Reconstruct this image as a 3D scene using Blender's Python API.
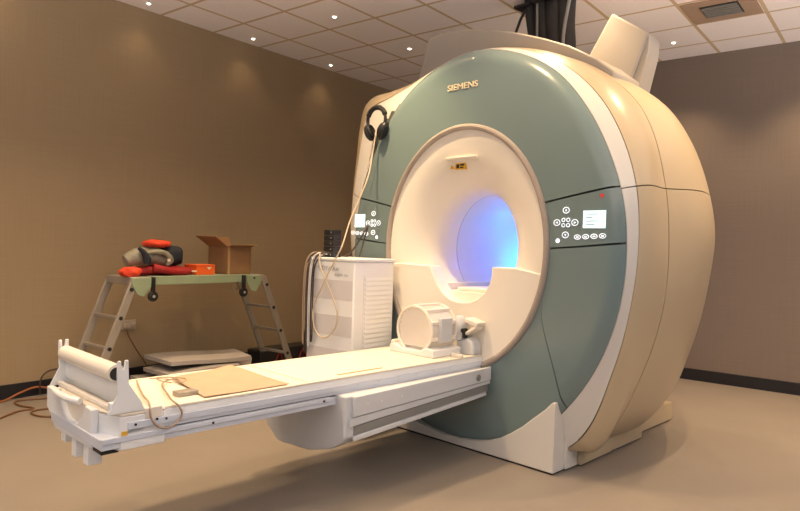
import bpy, bmesh, math, random
import numpy as np
from mathutils import Vector, Matrix
random.seed(7)
R = math.radians
C = bpy.context.scene.collection
for o in list(bpy.data.objects): bpy.data.objects.remove(o)
SC = bpy.context.scene

# ------------------------------------------------------------------ camera
cam = bpy.data.cameras.new('camera'); co = bpy.data.objects.new('camera', cam); C.objects.link(co)
CH, YAW, PIT, ROL, FPX = 1.36214, 0.66899, -0.01622, 0.03126, 643.39
cy, sy = math.cos(YAW), math.sin(YAW)
fw = Vector((-sy*math.cos(PIT), cy*math.cos(PIT), math.sin(PIT)))
r0 = Vector((cy, sy, 0)); u0 = r0.cross(fw)
rr = r0*math.cos(ROL)+u0*math.sin(ROL); uu = -r0*math.sin(ROL)+u0*math.cos(ROL)
co.matrix_world = Matrix(((rr.x, uu.x, -fw.x, 0), (rr.y, uu.y, -fw.y, 0), (rr.z, uu.z, -fw.z, CH), (0, 0, 0, 1)))
cam.sensor_width = 36; cam.lens = 36*FPX/800; cam.clip_start = .05
SC.camera = co

# ------------------------------------------------------------------ view, world, large lights
SC.view_settings.view_transform = 'Standard'; SC.view_settings.look = 'None'
SC.view_settings.gamma = 1; SC.view_settings.use_curve_mapping = False
SC.view_settings.exposure = 0.0
W = bpy.data.worlds.new('world'); SC.world = W; W.use_nodes = True
nt = W.node_tree; bg = nt.nodes['Background']; bg.inputs[1].default_value = .31
# beyond the two open sides of the modelled half: cool daylight from above eye level, added warm glow below brightens the ceiling in place of the unseen floor
tc = nt.nodes.new('ShaderNodeTexCoord'); sx = nt.nodes.new('ShaderNodeSeparateXYZ'); nt.links.new(tc.outputs['Generated'], sx.inputs[0])
rp = nt.nodes.new('ShaderNodeValToRGB'); mp = nt.nodes.new('ShaderNodeMapRange'); mp.inputs[1].default_value = -1; mp.inputs[2].default_value = 1
nt.links.new(sx.outputs[2], mp.inputs[0]); nt.links.new(mp.outputs[0], rp.inputs[0]); nt.links.new(rp.outputs[0], bg.inputs[0])
rp.color_ramp.elements[0].position = .30; rp.color_ramp.elements[0].color = (28, 24.5, 22, 1)
rp.color_ramp.elements[1].position = .39; rp.color_ramp.elements[1].color = (.80, .92, 1.10, 1)
SPOT_W = 70.0; SPOT_COL = (1.0, .69, .39)
def light(name, kind, loc, power, col, **k):
    l = bpy.data.lights.new(name, kind); l.energy = power; l.color = col
    for a, b in k.items(): setattr(l, a, b)
    o = bpy.data.objects.new(name, l); o.location = loc; C.objects.link(o); return o
P0 = Vector((-1.63437, 3.64660, 0)); TH = R(6)
FR = Matrix.Translation(P0) @ Matrix.Rotation(-TH, 4, 'Z')      # scanner frame: x along its front, y into the bore
HC = 3.5104
XL, YR = -5.739, 7.4457
X1, Y1 = -5.25319, 3.42909
def gx(i): return X1+(i-1)*.6
def gy(j): return Y1+j*.6

# ------------------------------------------------------------------ materials
def mat(name, col, rough=.5, metal=0, spec=.5, noise=0, nscale=20, bump=0, bscale=200, emit=None, es=1, coat=0, trans=0, alpha=1):
    m = bpy.data.materials.new(name); m.use_nodes = True; nt = m.node_tree; b = nt.nodes['Principled BSDF']
    b.inputs['Base Color'].default_value = (*col, 1); b.inputs['Roughness'].default_value = rough
    b.inputs['Metallic'].default_value = metal; b.inputs['Specular IOR Level'].default_value = spec
    b.inputs['Coat Weight'].default_value = coat; b.inputs['Transmission Weight'].default_value = trans; b.inputs['Alpha'].default_value = alpha
    tc = nt.nodes.new('ShaderNodeTexCoord')
    if noise:
        n = nt.nodes.new('ShaderNodeTexNoise'); n.inputs['Scale'].default_value = nscale; n.inputs['Detail'].default_value = 4
        nt.links.new(tc.outputs['Object'], n.inputs['Vector'])
        mx = nt.nodes.new('ShaderNodeMix'); mx.data_type = 'RGBA'
        mx.inputs[6].default_value = (*[c*(1-noise) for c in col], 1); mx.inputs[7].default_value = (*[min(1, c*(1+noise)) for c in col], 1)
        nt.links.new(n.outputs['Fac'], mx.inputs[0]); nt.links.new(mx.outputs[2], b.inputs['Base Color'])
    if bump:
        n = nt.nodes.new('ShaderNodeTexNoise'); n.inputs['Scale'].default_value = bscale
        nt.links.new(tc.outputs['Object'], n.inputs['Vector'])
        bp = nt.nodes.new('ShaderNodeBump'); bp.inputs['Strength'].default_value = bump; bp.inputs['Distance'].default_value = .002
        nt.links.new(n.outputs['Fac'], bp.inputs['Height']); nt.links.new(bp.outputs[0], b.inputs['Normal'])
    if emit:
        b.inputs['Emission Color'].default_value = (*emit, 1); b.inputs['Emission Strength'].default_value = es
    return m
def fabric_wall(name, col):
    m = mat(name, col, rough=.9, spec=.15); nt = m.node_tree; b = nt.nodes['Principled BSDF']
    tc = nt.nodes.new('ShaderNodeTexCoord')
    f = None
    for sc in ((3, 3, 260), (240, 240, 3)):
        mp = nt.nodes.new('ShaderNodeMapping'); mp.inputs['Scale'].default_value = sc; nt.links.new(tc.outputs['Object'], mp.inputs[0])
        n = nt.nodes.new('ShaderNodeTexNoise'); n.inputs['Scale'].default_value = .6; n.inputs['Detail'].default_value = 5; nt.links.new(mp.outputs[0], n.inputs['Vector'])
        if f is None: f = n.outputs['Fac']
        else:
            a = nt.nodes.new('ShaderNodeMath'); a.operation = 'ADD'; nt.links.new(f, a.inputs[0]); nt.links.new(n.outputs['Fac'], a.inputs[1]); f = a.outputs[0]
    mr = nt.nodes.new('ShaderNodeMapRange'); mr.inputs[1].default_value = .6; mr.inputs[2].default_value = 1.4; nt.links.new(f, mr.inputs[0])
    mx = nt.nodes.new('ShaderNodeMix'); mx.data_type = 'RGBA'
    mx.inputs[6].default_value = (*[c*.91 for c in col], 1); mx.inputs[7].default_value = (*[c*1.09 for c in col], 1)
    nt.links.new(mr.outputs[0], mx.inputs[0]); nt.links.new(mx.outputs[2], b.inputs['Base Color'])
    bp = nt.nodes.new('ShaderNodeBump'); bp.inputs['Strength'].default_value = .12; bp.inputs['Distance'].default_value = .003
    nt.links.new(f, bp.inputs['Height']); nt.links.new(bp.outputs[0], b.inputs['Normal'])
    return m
def ceiling_mat():
    m = mat('ceiling_tiles', (.62, .50, .47), rough=.9, spec=.1); nt = m.node_tree; b = nt.nodes['Principled BSDF']
    geo = nt.nodes.new('ShaderNodeNewGeometry'); sp = nt.nodes.new('ShaderNodeSeparateXYZ'); nt.links.new(geo.outputs['Position'], sp.inputs[0])
    def M(op, a, bb, c=None):
        n = nt.nodes.new('ShaderNodeMath'); n.operation = op
        for i, v in enumerate((a, bb, c)):
            if v is None: continue
            if isinstance(v, (int, float)): n.inputs[i].default_value = v
            else: nt.links.new(v, n.inputs[i])
        return n.outputs[0]
    ds = []
    for ax, org in (('X', X1), ('Y', Y1)):
        t = M('DIVIDE', M('SUBTRACT', sp.outputs[ax], org-60), .6)
        fr = M('FRACT', t, None)
        d = M('MULTIPLY', M('MINIMUM', fr, M('SUBTRACT', 1.0, fr)), .6)
        ds.append(d)
    d = M('MINIMUM', ds[0], ds[1])
    line = M('LESS_THAN', d, .016)
    n = nt.nodes.new('ShaderNodeTexNoise'); n.inputs['Scale'].default_value = 60; n.inputs['Detail'].default_value = 6; nt.links.new(geo.outputs['Position'], n.inputs['Vector'])
    n2 = nt.nodes.new('ShaderNodeTexNoise'); n2.inputs['Scale'].default_value = .8; nt.links.new(geo.outputs['Position'], n2.inputs['Vector'])
    mx = nt.nodes.new('ShaderNodeMix'); mx.data_type = 'RGBA'; mx.inputs[6].default_value = (.78, .74, .73, 1); mx.inputs[7].default_value = (.88, .84, .83, 1)
    nt.links.new(n.outputs['Fac'], mx.inputs[0])
    m2 = nt.nodes.new('ShaderNodeMix'); m2.data_type = 'RGBA'; m2.inputs[7].default_value = (.56, .44, .30, 1)
    nt.links.new(line, m2.inputs[0]); nt.links.new(mx.outputs[2], m2.inputs[6]); nt.links.new(m2.outputs[2], b.inputs['Base Color'])
    bp = nt.nodes.new('ShaderNodeBump'); bp.inputs['Strength'].default_value = .6; bp.inputs['Distance'].default_value = .01
    nt.links.new(M('MINIMUM', d, .02), bp.inputs['Height']); nt.links.new(bp.outputs[0], b.inputs['Normal'])
    return m
def floor_mat():
    m = mat('vinyl_floor', (.235, .205, .175), rough=.42, spec=.4, noise=.10, nscale=2.5)
    nt = m.node_tree; b = nt.nodes['Principled BSDF']
    geo = nt.nodes.new('ShaderNodeNewGeometry'); n = nt.nodes.new('ShaderNodeTexNoise'); n.inputs['Scale'].default_value = 160; n.inputs['Detail'].default_value = 3
    nt.links.new(geo.outputs['Position'], n.inputs['Vector'])
    bp = nt.nodes.new('ShaderNodeBump'); bp.inputs['Strength'].default_value = .12; bp.inputs['Distance'].default_value = .002
    nt.links.new(n.outputs['Fac'], bp.inputs['Height']); nt.links.new(bp.outputs[0], b.inputs['Normal'])
    mr = nt.nodes.new('ShaderNodeMapRange'); mr.inputs[3].default_value = .36; mr.inputs[4].default_value = .55
    nt.links.new(n.outputs['Fac'], mr.inputs[0]); nt.links.new(mr.outputs[0], b.inputs['Roughness'])
    return m
M_ = dict(
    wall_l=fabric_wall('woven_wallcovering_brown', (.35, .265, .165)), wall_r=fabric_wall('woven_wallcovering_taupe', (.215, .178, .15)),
    ceil=ceiling_mat(), floor=floor_mat(), base=mat('black_skirting', (.012, .012, .016), rough=.45),
    teal=mat('teal_lacquer', (.165, .230, .235), rough=.27, spec=.5, coat=.25, noise=.02, nscale=3),
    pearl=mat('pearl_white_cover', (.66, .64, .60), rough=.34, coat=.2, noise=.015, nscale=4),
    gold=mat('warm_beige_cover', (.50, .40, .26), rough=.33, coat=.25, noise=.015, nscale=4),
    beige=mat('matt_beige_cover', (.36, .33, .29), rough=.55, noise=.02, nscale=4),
    cream=mat('cream_plastic', (.80, .75, .67), rough=.36, coat=.1, noise=.01, nscale=5),
    tube=mat('bore_liner', (.72, .70, .72), rough=.4, noise=.01, nscale=5),
    trim=mat('taupe_rubber_lip', (.35, .30, .26), rough=.5, noise=.03),
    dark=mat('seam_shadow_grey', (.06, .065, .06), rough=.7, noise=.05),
    white=mat('white_plastic', (.78, .80, .82), rough=.38, noise=.01, nscale=8),
    pad=mat('cream_couch_pad', (.78, .72, .60), rough=.6, noise=.02, nscale=6, bump=.1),
    print=mat('printed_grey', (.40, .42, .45), rough=.6), rail=mat('painted_rail', (.60, .65, .74), rough=.35, noise=.01), grey=mat('mid_grey_plastic', (.23, .23, .22), rough=.5, noise=.03),
    lgrey=mat('light_grey_plastic', (.60, .62, .65), rough=.5, noise=.02),
    band=mat('printed_grey_band', (.60, .59, .61), rough=.6, noise=.03),
    paper=mat('brown_kraft_paper', (.50, .34, .23), rough=.8, noise=.10, nscale=9, bump=.4, bscale=30),
    black=mat('black_plastic', (.012, .012, .014), rough=.42, noise=.1),
    alu=mat('brushed_aluminium', (.36, .325, .28), rough=.45, metal=.35, noise=.08, nscale=30),
    plank=mat('pale_green_board', (.27, .34, .22), rough=.6, noise=.10, nscale=12),
    card=mat('corrugated_cardboard', (.27, .145, .065), rough=.85, noise=.08, nscale=14),
    tape=mat('parcel_tape', (.45, .29, .13), rough=.4, noise=.05),
    orange=mat('orange_box_card', (.80, .13, .02), rough=.5, noise=.05),
    red=mat('red_nylon', (.30, .008, .010), rough=.6, noise=.25, nscale=10, bump=.4, bscale=30),
    hivis=mat('orange_nylon', (.72, .055, .015), rough=.6, noise=.15, nscale=12, bump=.3, bscale=30),
    silver=mat('grey_lining', (.27, .26, .20), rough=.5, noise=.55, nscale=18, bump=.5, bscale=30),
    navy=mat('navy_fabric', (.010, .014, .026), rough=.8, noise=.25, bump=.4, bscale=40),
    coilm=mat('frosted_clear_plastic', (.88, .84, .80), rough=.3, alpha=.5, noise=.02),
    dcable=mat('tan_cable', (.36, .27, .19), rough=.6, noise=.1), cable=mat('pale_cable', (.52, .43, .32), rough=.5, noise=.05), bcable=mat('dark_cable', (.05, .035, .03), rough=.5, noise=.1),
    brcable=mat('brown_cable', (.16, .075, .03), rough=.5, noise=.1),
    screen=mat('lit_screen', (.7, .85, .85), emit=(.62, .90, .95), es=.8), glyph=mat('lit_key_symbol', (.8, .85, .9), emit=(.80, .88, 1), es=.75),
    ink=mat('grey_ink', (.25, .33, .36), rough=.6), led=mat('red_indicator', (.5, .02, .02), emit=(.6, .03, .02), es=.5),
    yellow=mat('yellow_label', (.75, .42, .03), rough=.5), letter=mat('cream_letter', (.82, .70, .48), rough=.35),
    lamp=mat('lamp_glow', (1, .9, .7), emit=(1, .86, .66), es=14), socket=mat('white_socket', (.42, .36, .29), rough=.5, noise=.03),
    foam=mat('white_packing_sheet', (.37, .34, .32), rough=.7, noise=.05, nscale=6), hub=mat('silver_hub', (.7, .7, .7), rough=.3, metal=.6),
    violet=mat('violet_glow', (.3, .3, .9), emit=(.30, .25, 1), es=2.0),
)

# ------------------------------------------------------------------ mesh helpers
class MB:
    def __init__(s): s.v = []; s.f = []; s.sm = []
    def add(s, vs, fs, smooth=False):
        n = len(s.v); s.v += [tuple(map(float, v)) for v in vs]; s.f += [[n+i for i in f] for f in fs]; s.sm += [smooth]*len(fs); return s
    def box(s, x0, x1, y0, y1, z0, z1, M=None):
        vs = [Vector((x, y, z)) for z in (z0, z1) for x, y in ((x0, y0), (x1, y0), (x1, y1), (x0, y1))]
        if M: vs = [M @ v for v in vs]
        return s.add(vs, [(3, 2, 1, 0), (4, 5, 6, 7), (0, 1, 5, 4), (1, 2, 6, 5), (2, 3, 7, 6), (3, 0, 4, 7)])
    def prism(s, poly, d0, d1, axis='y', smooth=False, M=None):
        def P(a, b, d):
            v = Vector({'y': (a, d, b), 'z': (a, b, d), 'x': (d, a, b)}[axis]); return M @ v if M else v
        n = len(poly); vs = [P(a, b, d0) for a, b in poly]+[P(a, b, d1) for a, b in poly]
        s.add(vs, [list(range(n)), list(range(2*n-1, n-1, -1))]); k = len(s.v)-2*n
        s.f += [[k+i, k+(i+1) % n, k+n+(i+1) % n, k+n+i] for i in range(n)]; s.sm += [smooth]*n; return s
    def tube(s, pts, r, n=8, closed=False, cap=True, sub=0):
        pts = [Vector(p) for p in pts]
        if sub: pts = smooth_path(pts, sub, closed)
        m = len(pts); rs = r if isinstance(r, (list, tuple)) else [r]*m
        if len(rs) != m: rs = [np.interp(i/(m-1)*(len(rs)-1), range(len(rs)), rs) for i in range(m)]
        vs = []; up = None
        for i, p in enumerate(pts):
            if closed: t = pts[(i+1) % m]-pts[i-1]
            else: t = pts[min(i+1, m-1)]-pts[max(i-1, 0)]
            t.normalize()
            if up is None: up = Vector((0, 0, 1)) if abs(t.z) < .9 else Vector((1, 0, 0))
            a = t.cross(up); a.normalize(); b = a.cross(t); up = b
            for k in range(n):
                c = 2*math.pi*k/n; vs.append(p+(a*math.cos(c)+b*math.sin(c))*rs[i])
        fs = []
        for i in range(m if closed else m-1):
            j = (i+1) % m
            for k in range(n): l = (k+1) % n; fs.append([i*n+k, i*n+l, j*n+l, j*n+k])
        s.add(vs, fs, True)
        if cap and not closed:
            b0 = len(s.v)-m*n; s.f += [[b0+k for k in range(n)][::-1], [b0+(m-1)*n+k for k in range(n)]]; s.sm += [False, False]
        return s
    def grid(s, P, wrap=False, smooth=True):
        m = len(P); n = len(P[0]); vs = [v for row in P for v in row]; fs = []
        for i in range(m-1):
            for j in range(n if wrap else n-1): l = (j+1) % n; fs.append([i*n+j, i*n+l, (i+1)*n+l, (i+1)*n+j])
        return s.add(vs, fs, smooth)
    def cyl(s, p0, p1, r0, r1=None, n=20, cap=True): return s.tube([p0, p1], [r0, r0 if r1 is None else r1], n, cap=cap)
    def disc_lathe(s, prof, org, axis, n=24):
        ax = Vector(axis).normalized(); a = ax.orthogonal().normalized(); b = ax.cross(a); org = Vector(org)
        rows = [[org+ax*h+(a*math.cos(2*math.pi*k/n)+b*math.sin(2*math.pi*k/n))*r for k in range(n)] for r, h in prof]
        return s.grid(rows, wrap=True)
def smooth_path(pts, sub, closed=False):
    out = []; m = len(pts)
    for i in range(m if closed else m-1):
        g = (lambda k: pts[k % m]) if closed else (lambda k: pts[max(0, min(m-1, k))])
        p0, p1, p2, p3 = g(i-1), g(i), g(i+1), g(i+2)
        for k in range(sub):
            t = k/sub; out.append(.5*((2*p1)+(p2-p0)*t+(2*p0-5*p1+4*p2-p3)*t*t+(3*p1-p0-3*p2+p3)*t**3))
    if not closed: out.append(pts[-1].copy())
    return out
def build(name, mb, m, parent=None, org=(0, 0, 0), bevel=0, solid=0, weld=True, angle=35, seg=2, subsurf=0):
    me = bpy.data.meshes.new(name); og = Vector(org)
    me.from_pydata([tuple(Vector(v)-og) for v in mb.v], [], mb.f); me.update()
    for p, s_ in zip(me.polygons, mb.sm): p.use_smooth = True
    bm = bmesh.new(); bm.from_mesh(me)
    if weld: bmesh.ops.remove_doubles(bm, verts=bm.verts, dist=1e-5)
    bmesh.ops.recalc_face_normals(bm, faces=bm.faces); bm.to_mesh(me); bm.free()
    for p in me.polygons: p.use_smooth = True
    me.set_sharp_from_angle(angle=R(angle))
    me.materials.append(M_[m] if isinstance(m, str) else m)
    o = bpy.data.objects.new(name, me); C.objects.link(o)
    if parent is not None: o.parent = parent
    if solid:
        q = o.modifiers.new('s', 'SOLIDIFY'); q.thickness = solid; q.offset = 0; bpy.context.view_layer.update()
        m2 = bpy.data.meshes.new_from_object(o.evaluated_get(bpy.context.evaluated_depsgraph_get())); o.modifiers.clear()
        for p in m2.polygons: p.use_smooth = True
        m2.set_sharp_from_angle(angle=R(angle)); o.data = m2; m2.name = name
    if subsurf: q = o.modifiers.new('u', 'SUBSURF'); q.levels = subsurf; q.render_levels = subsurf
    if bevel: q = o.modifiers.new('b', 'BEVEL'); q.width = bevel; q.segments = seg; q.limit_method = 'ANGLE'; q.angle_limit = R(40)
    return o
def tag(o, label=None, cat=None, group=None, kind=None):
    if label: o['label'] = label
    if cat: o['category'] = cat
    if group: o['group'] = group
    if kind: o['kind'] = kind
    return o
class Thing:
    """an Empty at the base; parts are given in frame coordinates and stored relative to the base"""
    def __init__(s, name, base, label, cat, group=None, frame=None):
        s.e = bpy.data.objects.new(name, None); s.e.empty_display_size = .1; C.objects.link(s.e); s.base = Vector(base)
        F = frame if frame is not None else Matrix.Identity(4)
        s.e.location = F @ s.base; s.e.rotation_euler = F.to_euler(); tag(s.e, label, cat, group)
    def part(s, name, mb, m, parent=None, **k): return build(name, mb, m, parent or s.e, org=s.base, **k)
def single(name, mb, m, base, label=None, cat=None, group=None, kind=None, frame=None, **k):
    o = build(name, mb, m, None, org=base, **k); F = frame if frame is not None else Matrix.Identity(4)
    o.location = F @ Vector(base); o.rotation_euler = F.to_euler(); return tag(o, label, cat, group, kind)

# ------------------------------------------------------------------ room
XF, YF = 3.2, -3.2
single('floor', MB().box(XL-.1, XF, YF, YR+.1, -.1, 0), 'floor', (0, 0, 0), kind='structure')
single('ceiling', MB().box(XL-.1, XF, YF, YR+.1, HC, HC+.1), 'ceil', (0, 0, HC), kind='structure')
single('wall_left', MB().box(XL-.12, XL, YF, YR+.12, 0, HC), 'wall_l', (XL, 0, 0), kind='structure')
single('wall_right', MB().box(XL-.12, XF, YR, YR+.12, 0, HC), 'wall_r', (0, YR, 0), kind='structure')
single('baseboard_left', MB().box(XL, XL+.014, YF, YR, 0, .124), 'base', (XL, 0, 0), kind='structure', bevel=.003)
single('baseboard_right', MB().box(XL, XF, YR-.014, YR, 0, .124), 'base', (0, YR, 0), kind='structure', bevel=.003)

# ------------------------------------------------------------------ ceiling spotlights
fix = [(.5, -.4, 'small round ceiling spotlight nearest the top left corner, close to the brown wall'),
       (.5, 1.6, 'second small ceiling spotlight from the left along the brown wall'),
       (.5, 3.55, 'small ceiling spotlight along the brown wall, nearest the scanner'),
       (2.5, 1.6, 'small ceiling spotlight two tiles out from the brown wall, upper one'),
       (2.5, 3.55, 'small ceiling spotlight just left of the scanner top'),
       (6.5, 5.7, 'small ceiling spotlight right of the scanner, beside the air vent')]
proto = None
for i, j, lab in fix:
    x, y = gx(i), gy(j)
    if proto is None:
        t = Thing('ceiling_spotlight', (x, y, HC), lab, 'ceiling light', 'ceiling spotlights')
        ring = MB().disc_lathe([(.018, -.001), (.020, -.006), (.032, -.006), (.036, 0)], (x, y, HC), (0, 0, 1), 20)
        a = t.part('trim_ring', ring, 'white')
        b = t.part('bulb', MB().disc_lathe([(.001, -.012), (.012, -.010), (.017, -.002)], (x, y, HC), (0, 0, 1), 16), 'lamp')
        proto = (t.e, a, b)
    else:
        e = proto[0].copy(); e.location = (x, y, HC); e['label'] = lab; C.objects.link(e)
        for q in proto[1:]: c = q.copy(); c.parent = e; C.objects.link(c)
for i in (.5, 2.5, 4.5, 6.5, 8.5, 10.5, 12.5):
    for j in (-6.4, -4.4, -2.4, -.4, 1.6, 3.55, 5.7):
        on = {(2.5, -4.4): 1.2, (2.5, -2.4): 1.6, (2.5, -.4): 1.2, (2.5, 1.6): 1, (2.5, 3.55): 1, (4.5, -4.4): 2.0, (4.5, -2.4): 2.1, (4.5, -.4): 3.6, (6.5, -.4): 1.6,
              (6.5, 1.6): 1.6, (6.5, 3.55): 1.6, (6.5, 5.7): 1.4, (8.5, 1.6): 2.6, (8.5, 3.55): 3.0, (8.5, 5.7): 1.6, (10.5, 3.55): 1.6, (10.5, 5.7): 1.2}
        if (i, j) not in on and i != .5: continue           # the others are switched off
        pw = SPOT_W*on.get((i, j), 1)
        if i == .5: pw *= .05
        light('spot_lamp', 'SPOT', (gx(i), gy(j), HC-.02), pw, SPOT_COL, spot_size=R(100), spot_blend=.9, shadow_soft_size=.02)

# two extra narrow spots, added to put a yellow glow on the scanner front
def aimed(i, j, target, pw, deg):
    p = Vector((gx(i), gy(j), HC-.03)); d = FR @ Vector(target)-p
    l = light('added_glow_spot', 'SPOT', p, pw, (1.0, .80, .36), spot_size=R(deg), spot_blend=1.0, shadow_soft_size=.03)
    l.rotation_euler = d.to_track_quat('-Z', 'Y').to_euler()
aimed(4.5, -.4, (-1.18, 0, 2.15), 60, 42)
aimed(6.5, -.4, (.30, .02, 1.95), 36, 38)

# ------------------------------------------------------------------ air vent and open tile with hoses
t = Thing('ceiling_vent', (-1.36, 6.12, HC), 'square louvred air vent with dark slots in the ceiling right of the scanner', 'vent')
x0, x1, y0, y1 = gx(7)+.02, gx(8)-.02, gy(4)+.02, gy(5)-.02
t.part('face_plate', MB().box(x0, x1, y0, y1, HC-.008, HC-.001), mat('vent_plate', (.36, .26, .19), rough=.6), bevel=.002)
t.part('slot_backing', MB().box(x0+.13, x1-.13, y0+.13, y1-.13, HC-.012, HC-.0085), 'black')
sl = MB()
for k in range(5):
    yy = y0+.16+k*.055; sl.box(x0+.14, x1-.14, yy, yy+.02, HC-.024, HC-.0125)
t.part('louvre', sl, 'grey')

# ------------------------------------------------------------------ scanner
CX, CZ = -.775, 1.36
def pch(xs, ys):
    xs = np.array(xs, float); ys = np.array(ys, float); h = np.diff(xs); d = np.diff(ys)/h; m = np.zeros(len(xs))
    m[1:-1] = (d[:-1]*h[1:]+d[1:]*h[:-1])/(h[:-1]+h[1:]); m[0] = 0; m[-1] = 0 if xs[-1] > 80 else d[-1]
    def f(x):
        x = min(max(x, xs[0]), xs[-1]); i = min(len(h)-1, max(0, int(np.searchsorted(xs, x)-1))); t_ = (x-xs[i])/h[i]; H = h[i]
        return (2*t_**3-3*t_*t_+1)*ys[i]+(t_**3-2*t_*t_+t_)*H*m[i]+(-2*t_**3+3*t_*t_)*ys[i+1]+(t_**3-t_*t_)*H*m[i+1]
    return f
Gf = pch([-90, -62, -49, -28, -15, 0, 15, 30, 45, 60, 75, 90], [1.335, 1.30, 1.248, 1.185, 1.160, 1.147, 1.155, 1.175, 1.222, 1.283, 1.322, 1.345])
Wf = pch([-90, -75, -65, -59, -55, -34, -12, 4, 19, 30, 45, 60, 75, 90], [1.26, 1.30, 1.38, 1.455, 1.444, 1.272, 1.186, 1.187, 1.222, 1.252, 1.30, 1.335, 1.358, 1.372])
Sf = pch([-90, -75, -65, -58, -53, -36, -15, 4, 20, 44, 58, 72, 79, 90], [1.26, 1.30, 1.39, 1.475, 1.457, 1.330, 1.248, 1.226, 1.262, 1.37, 1.385, 1.405, 1.41, 1.415])
Tf = pch([-90, -75, -65, -57, -47, -32, -9, 8, 22, 37, 44, 60, 90], [1.26, 1.30, 1.39, 1.485, 1.45, 1.34, 1.268, 1.294, 1.318, 1.37, 1.395, 1.39, 1.40])
Hl = pch([90, 110, 120, 127, 136, 143, 150, 164, 180, 200], [1.392, 1.375, 1.40, 1.46, 1.56, 1.495, 1.42, 1.335, 1.29, 1.215])
def rad(F, a, horn=False):
    a = (a+90) % 360-90                       # -90..270
    b = a if a <= 90 else 180-a
    r = F(b)
    if horn and 90 < a < 200: r = max(r, Hl(a)) if a > 105 else r
    return r
def pt(r, a, o, k=1.0):
    sn = math.sin(R(a)); z = CZ+r*sn*(k if sn > 0 else (1+k)/2); return (CX+r*math.cos(R(a))*k, o, max(z, .10))
def ell_r(ax, az, a):
    c, s_ = math.cos(R(a)), math.sin(R(a)); return ax*az/math.hypot(az*c, ax*s_)
FX = -.80
def ept(ax, az, a, o, cx=FX): return (cx+ax*math.cos(R(a)), o, CZ+az*math.sin(R(a)))
mri = Thing('mri_scanner', (CX, .95, 0), 'large round white and teal MRI scanner with a violet lit bore', 'MRI scanner', frame=FR)
# dark carcass behind the covers
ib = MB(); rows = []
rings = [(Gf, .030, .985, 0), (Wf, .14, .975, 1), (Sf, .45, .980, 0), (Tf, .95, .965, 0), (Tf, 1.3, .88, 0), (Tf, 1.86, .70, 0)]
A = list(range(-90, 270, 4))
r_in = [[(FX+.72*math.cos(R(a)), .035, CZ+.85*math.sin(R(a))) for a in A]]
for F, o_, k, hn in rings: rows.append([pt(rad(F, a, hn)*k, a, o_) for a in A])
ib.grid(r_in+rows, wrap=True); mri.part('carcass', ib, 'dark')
# teal face, in sectors
NR = 14
def face_sector(name, ai0, ao0, ai1, ao1, m='teal', nk=40, e0=1, e1=1):
    g = []
    for i in range(nk+1):
        u_ = i/nk; row = []
        for k in range(NR+1):
            q = 1-(1-k/NR)**1.6
            a = (ai0+(ao0-ai0)*q**e0)*(1-u_)+(ai1+(ao1-ai1)*q**e1)*u_
            pi_ = Vector(ept(.705, .84, a, 0)); rO = rad(Gf, a); po = Vector((CX+rO*math.cos(R(a)), 0, max(.02, CZ+rO*math.sin(R(a)))))
            p = pi_.lerp(po, q); p.y = .002+.05*max(0, (q-.84)/.16)**2; row.append(tuple(p))
        g.append(row)
    return mri.part(name, MB().grid(g), m, solid=.010, weld=False)
face_sector('front_cover', 20.6, 19.2, 159.4, 160.8, nk=70)
cpR = face_sector('control_panel', 1.0, 2.9, 19.9, 18.6, nk=14)
cpL = face_sector('control_panel', 160.1, 161.4, 179.0, 177.1, nk=14)
face_sector('lower_front_cover', -18.0, -49.3, .4, 2.3, nk=30, e0=.5)
face_sector('lower_front_cover', -161.4, -130.2, -18.4, -49.7, nk=60, e0=.5, e1=.5)
face_sector('lower_front_cover', 179.6, 177.7, 198, 229.3, nk=30, e1=.5)
# white collar and side covers follow one barrel shaped surface
STN = [.052, .125, .45, .95, 1.35, 1.65, 1.88]
def barrel(a, o_):
    P_ = [pt(rad(Gf, a)+.004, a, 0), pt(rad(Wf, a, True), a, 0), pt(rad(Sf, a), a, 0), pt(rad(Tf, a), a, 0), pt(rad(Tf, a), a, 0, .925), pt(rad(Tf, a), a, 0, .82), pt(rad(Tf, a), a, 0, .70)]
    out = []
    for c in (0, 2):
        v = [p[c] for p in P_]; h = [STN[i+1]-STN[i] for i in range(6)]; d = [(v[i+1]-v[i])/h[i] for i in range(6)]
        m = [d[0]]+[(d[i-1]*h[i]+d[i]*h[i-1])/(h[i-1]+h[i]) for i in range(1, 6)]+[d[5]]
        i = min(5, max(0, max(k for k in range(7) if STN[k] <= o_+1e-9))); t_ = (o_-STN[i])/h[i]; H = h[i]
        out.append((2*t_**3-3*t_*t_+1)*v[i]+(t_**3-2*t_*t_+t_)*H*m[i]+(-2*t_**3+3*t_*t_)*v[i+1]+(t_**3-t_*t_)*H*m[i+1])
    return (out[0], o_, max(out[1], .13))
def loft(name, m, a0, a1, o0, o1, no, nk=60, solid=.008):
    g = [[barrel(a0+(a1-a0)*i/nk, o0+(o1-o0)*j/no) for i in range(nk+1)] for j in range(no+1)]
    return mri.part(name, MB().grid(g), m, solid=solid, weld=False)
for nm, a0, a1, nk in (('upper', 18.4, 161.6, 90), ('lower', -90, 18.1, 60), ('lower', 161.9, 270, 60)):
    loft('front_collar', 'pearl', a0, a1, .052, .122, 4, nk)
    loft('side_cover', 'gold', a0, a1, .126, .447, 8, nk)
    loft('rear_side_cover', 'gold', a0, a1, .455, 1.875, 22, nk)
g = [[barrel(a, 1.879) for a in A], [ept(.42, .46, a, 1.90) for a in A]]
mri.part('rear_cover', MB().grid(g, wrap=True), 'gold')
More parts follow.
